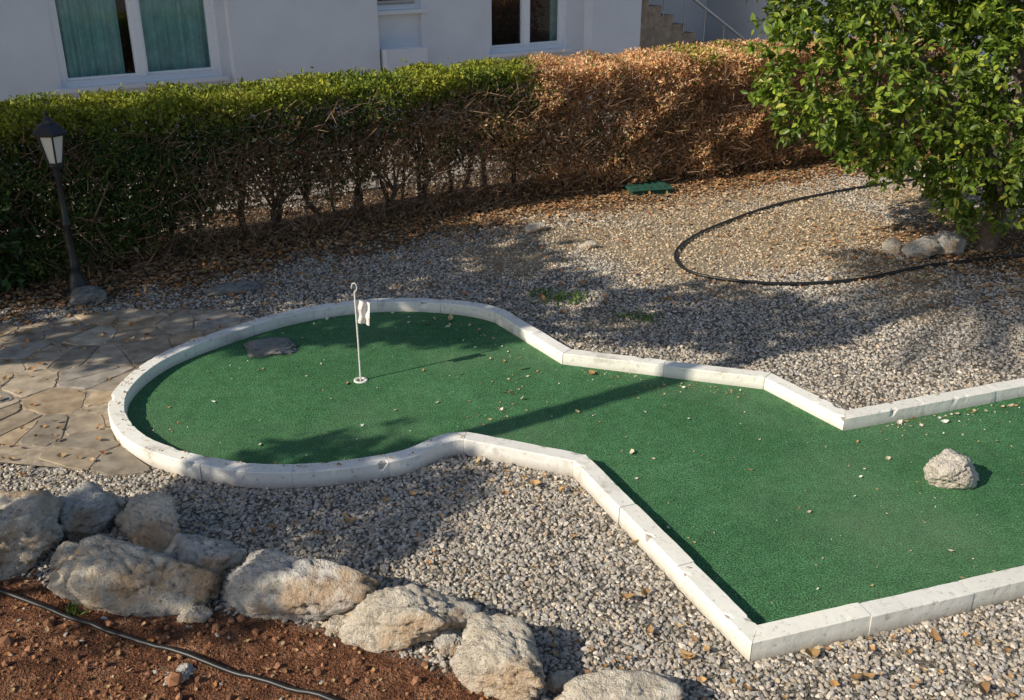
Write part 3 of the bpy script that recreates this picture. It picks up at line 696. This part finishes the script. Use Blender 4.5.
# ------------------------------------------------------------------ house
hs=empty('white_house',(-4.86,13.4,0),ang)
V,F=[],[]; TH=.30; TOP=6.2
def wall(s0,s1,z0,z1,yo=0): box(V,F,s0,s1,yo,TH+.02,z0,z1)
wall(-14,-7.0,-.1,TOP); wall(-7.0,-5.0,-.1,1.0);wall(-7,-5,2.35,TOP); wall(-5.0,-.97,-.1,TOP)
wall(-.97,1.08,-.1,1.0); wall(-.97,1.08,2.35,TOP); wall(1.08,1.22,-.1,TOP)
wall(1.22,3.40,-.1,TOP,-.14)
wall(3.40,4.16,-.1,1.73); wall(3.40,4.16,2.30,TOP); wall(4.16,5.35,-.1,TOP,-.05)
wall(5.35,6.85,-.1,1.0); wall(5.35,6.85,2.35,TOP); wall(6.85,7.22,-.1,TOP,-.0)
wall(7.22,8.25,-.1,TOP,-.22); wall(8.25,11.6,2.9,TOP); wall(11.6,20,-.1,TOP,-.0)
box(V,F,3.44,4.12,-.28,-.004,-.1,1.2)
box(V,F,8.25,11.7,1.75,1.9,-.1,2.9); box(V,F,8.1,8.245,.33,1.745,-.1,2.9); box(V,F,11.62,11.8,.33,1.745,-.1,2.9)
box(V,F,-14.05,20.05,-.30,.36,TOP+.003,TOP+.15)
py_mesh('walls',V,F,M_wall,False,hs)
V,F=[],[]; box(V,F,-13.9,19.9,.37,8,5.9,6.1); box(V,F,-13.9,8.05,.5,8,-.1,5.85); py_mesh('interior_and_roof',V,F,M_dark,False,hs)
def window(s0,s1,z0,z1,curt,panes=2):
    V,F=[],[]; fw=.07; y0,y1=.04,.13
    box(V,F,s0,s1,y0,y1,z0,z0+fw); box(V,F,s0,s1,y0,y1,z1-fw,z1); box(V,F,s0,s0+fw,y0,y1,z0+fw,z1-fw); box(V,F,s1-fw,s1,y0,y1,z0+fw,z1-fw)
    for k in range(1,panes):
        c=s0+(s1-s0)*k/panes; box(V,F,c-.05,c+.05,y0-.01,y1-.01,z0+fw+.001,z1-fw-.001)
    py_mesh('window_frame',V,F,M_white,False,hs)
    V,F=[],[]
    for k in range(panes):
        a=s0+fw+(s1-s0-2*fw)*k/panes+.045*(k>0); b_=s0+fw+(s1-s0-2*fw)*(k+1)/panes-.045*(k<panes-1); w=.035
        box(V,F,a+.002,b_-.002,y0+.02,y1-.02,z0+fw+.002,z0+fw+w); box(V,F,a+.002,a+w,y0+.02,y1-.02,z0+fw+w,z1-fw-w); box(V,F,b_-w,b_-.002,y0+.02,y1-.02,z0+fw+w,z1-fw-w)
    py_mesh('window_sash',V,F,M_white,False,hs)
    py_mesh('window_pane',[(s0+fw,.10,z0+fw),(s1-fw,.10,z0+fw),(s1-fw,.10,z1-fw),(s0+fw,.10,z1-fw)],[(0,1,2,3)],M_glass,False,hs)
    V,F=[],[]; box(V,F,s0-.06,s1+.06,-.11,.035,z0-.055,z0-.003); py_mesh('window_sill',V,F,M_wall,False,hs)
    for (a,b_) in curt:
        V,F=[],[]; n_=int((b_-a)/.008)
        for i in range(n_+1):
            x=a+(b_-a)*i/n_; y=.19+.035*math.sin(x*48+1.5*math.sin(x*11))+.008*math.sin(x*140)
            V+=[(x,y,z0+.02),(x+.01*math.sin(x*30),y*.97+.005,z1)]
        for i in range(n_): F.append((2*i,2*i+2,2*i+3,2*i+1))
        py_mesh('curtain',V,F,M_curt,True,hs)
window(-.97,1.08,1.0,2.35,[(-.93,-.14),(.08,1.05)])
window(5.35,6.85,1.0,2.35,[(5.4,5.55),(6.65,6.82)])
window(-7,-5,1.0,2.35,[(-6.9,-6.2)])
window(3.40,4.16,1.73,2.30,[],1)
V,F=[],[]
for i in range(6): box(V,F,3.48,4.08,.0,.03,1.82+i*.07,1.86+i*.07)
py_mesh('louvre',V,F,M_metal,False,hs)
V,F=[],[]
for i in range(11):
    x1=11.5-i*.29; box(V,F,x1-.29,x1-.002,.34,1.7,-.1,.17*(i+1)-.03)
    box(V,F,x1-.31,x1+.02 if i==0 else x1-.003,.33,1.72,.17*(i+1)-.028,.17*(i+1))
py_mesh('stairs',V,F,M_stair,False,hs)
parts=[tube([(11.4,.30,.75),(8.45,.30,2.45)],.03,8)]
for i in range(6):
    x=11.2-i*.5; parts.append(tube([(x,.30,.17*(11.5-x)/.29),(x,.30,.75+(11.4-x)*.576)],.012,6))
Vv,Ff,Cc=merge(parts); np_mesh('handrail',Vv,Ff,None,M_metal,True,hs)

# ------------------------------------------------------------------ light
el=math.radians(33)
sd=D.lights.new('sun','SUN'); sd.energy=5.0; sd.angle=math.radians(.5); sd.color=(1,.91,.75)
so_=link(D.objects.new('sun',sd)); dirv=Vector((.866*math.cos(el),.5*math.cos(el),-math.sin(el))); so_.rotation_euler=dirv.to_track_quat('-Z','Y').to_euler(); so_.location=(-20,-12,20)
w=D.worlds.new('World'); scene.world=w; w.use_nodes=True; nt=w.node_tree
sk=nt.nodes.new('ShaderNodeTexSky'); sk.sky_type='NISHITA'; sk.sun_disc=False; sk.sun_elevation=el; sk.sun_rotation=math.radians(240)
bg=nt.nodes['Background']; bg.inputs['Strength'].default_value=.12; nt.links.new(sk.outputs[0],bg.inputs['Color'])
scene.view_settings.view_transform='Standard'; scene.view_settings.look='None'; scene.view_settings.exposure=0

cam=D.cameras.new('Camera'); cam.sensor_width=36; cam.lens=35.16; cam.clip_end=500; cam.clip_start=.05
co_=link(D.objects.new('Camera',cam)); co_.location=(0,0,3); co_.rotation_euler=(math.radians(90-23.5),0,0); scene.camera=co_
print('OK')
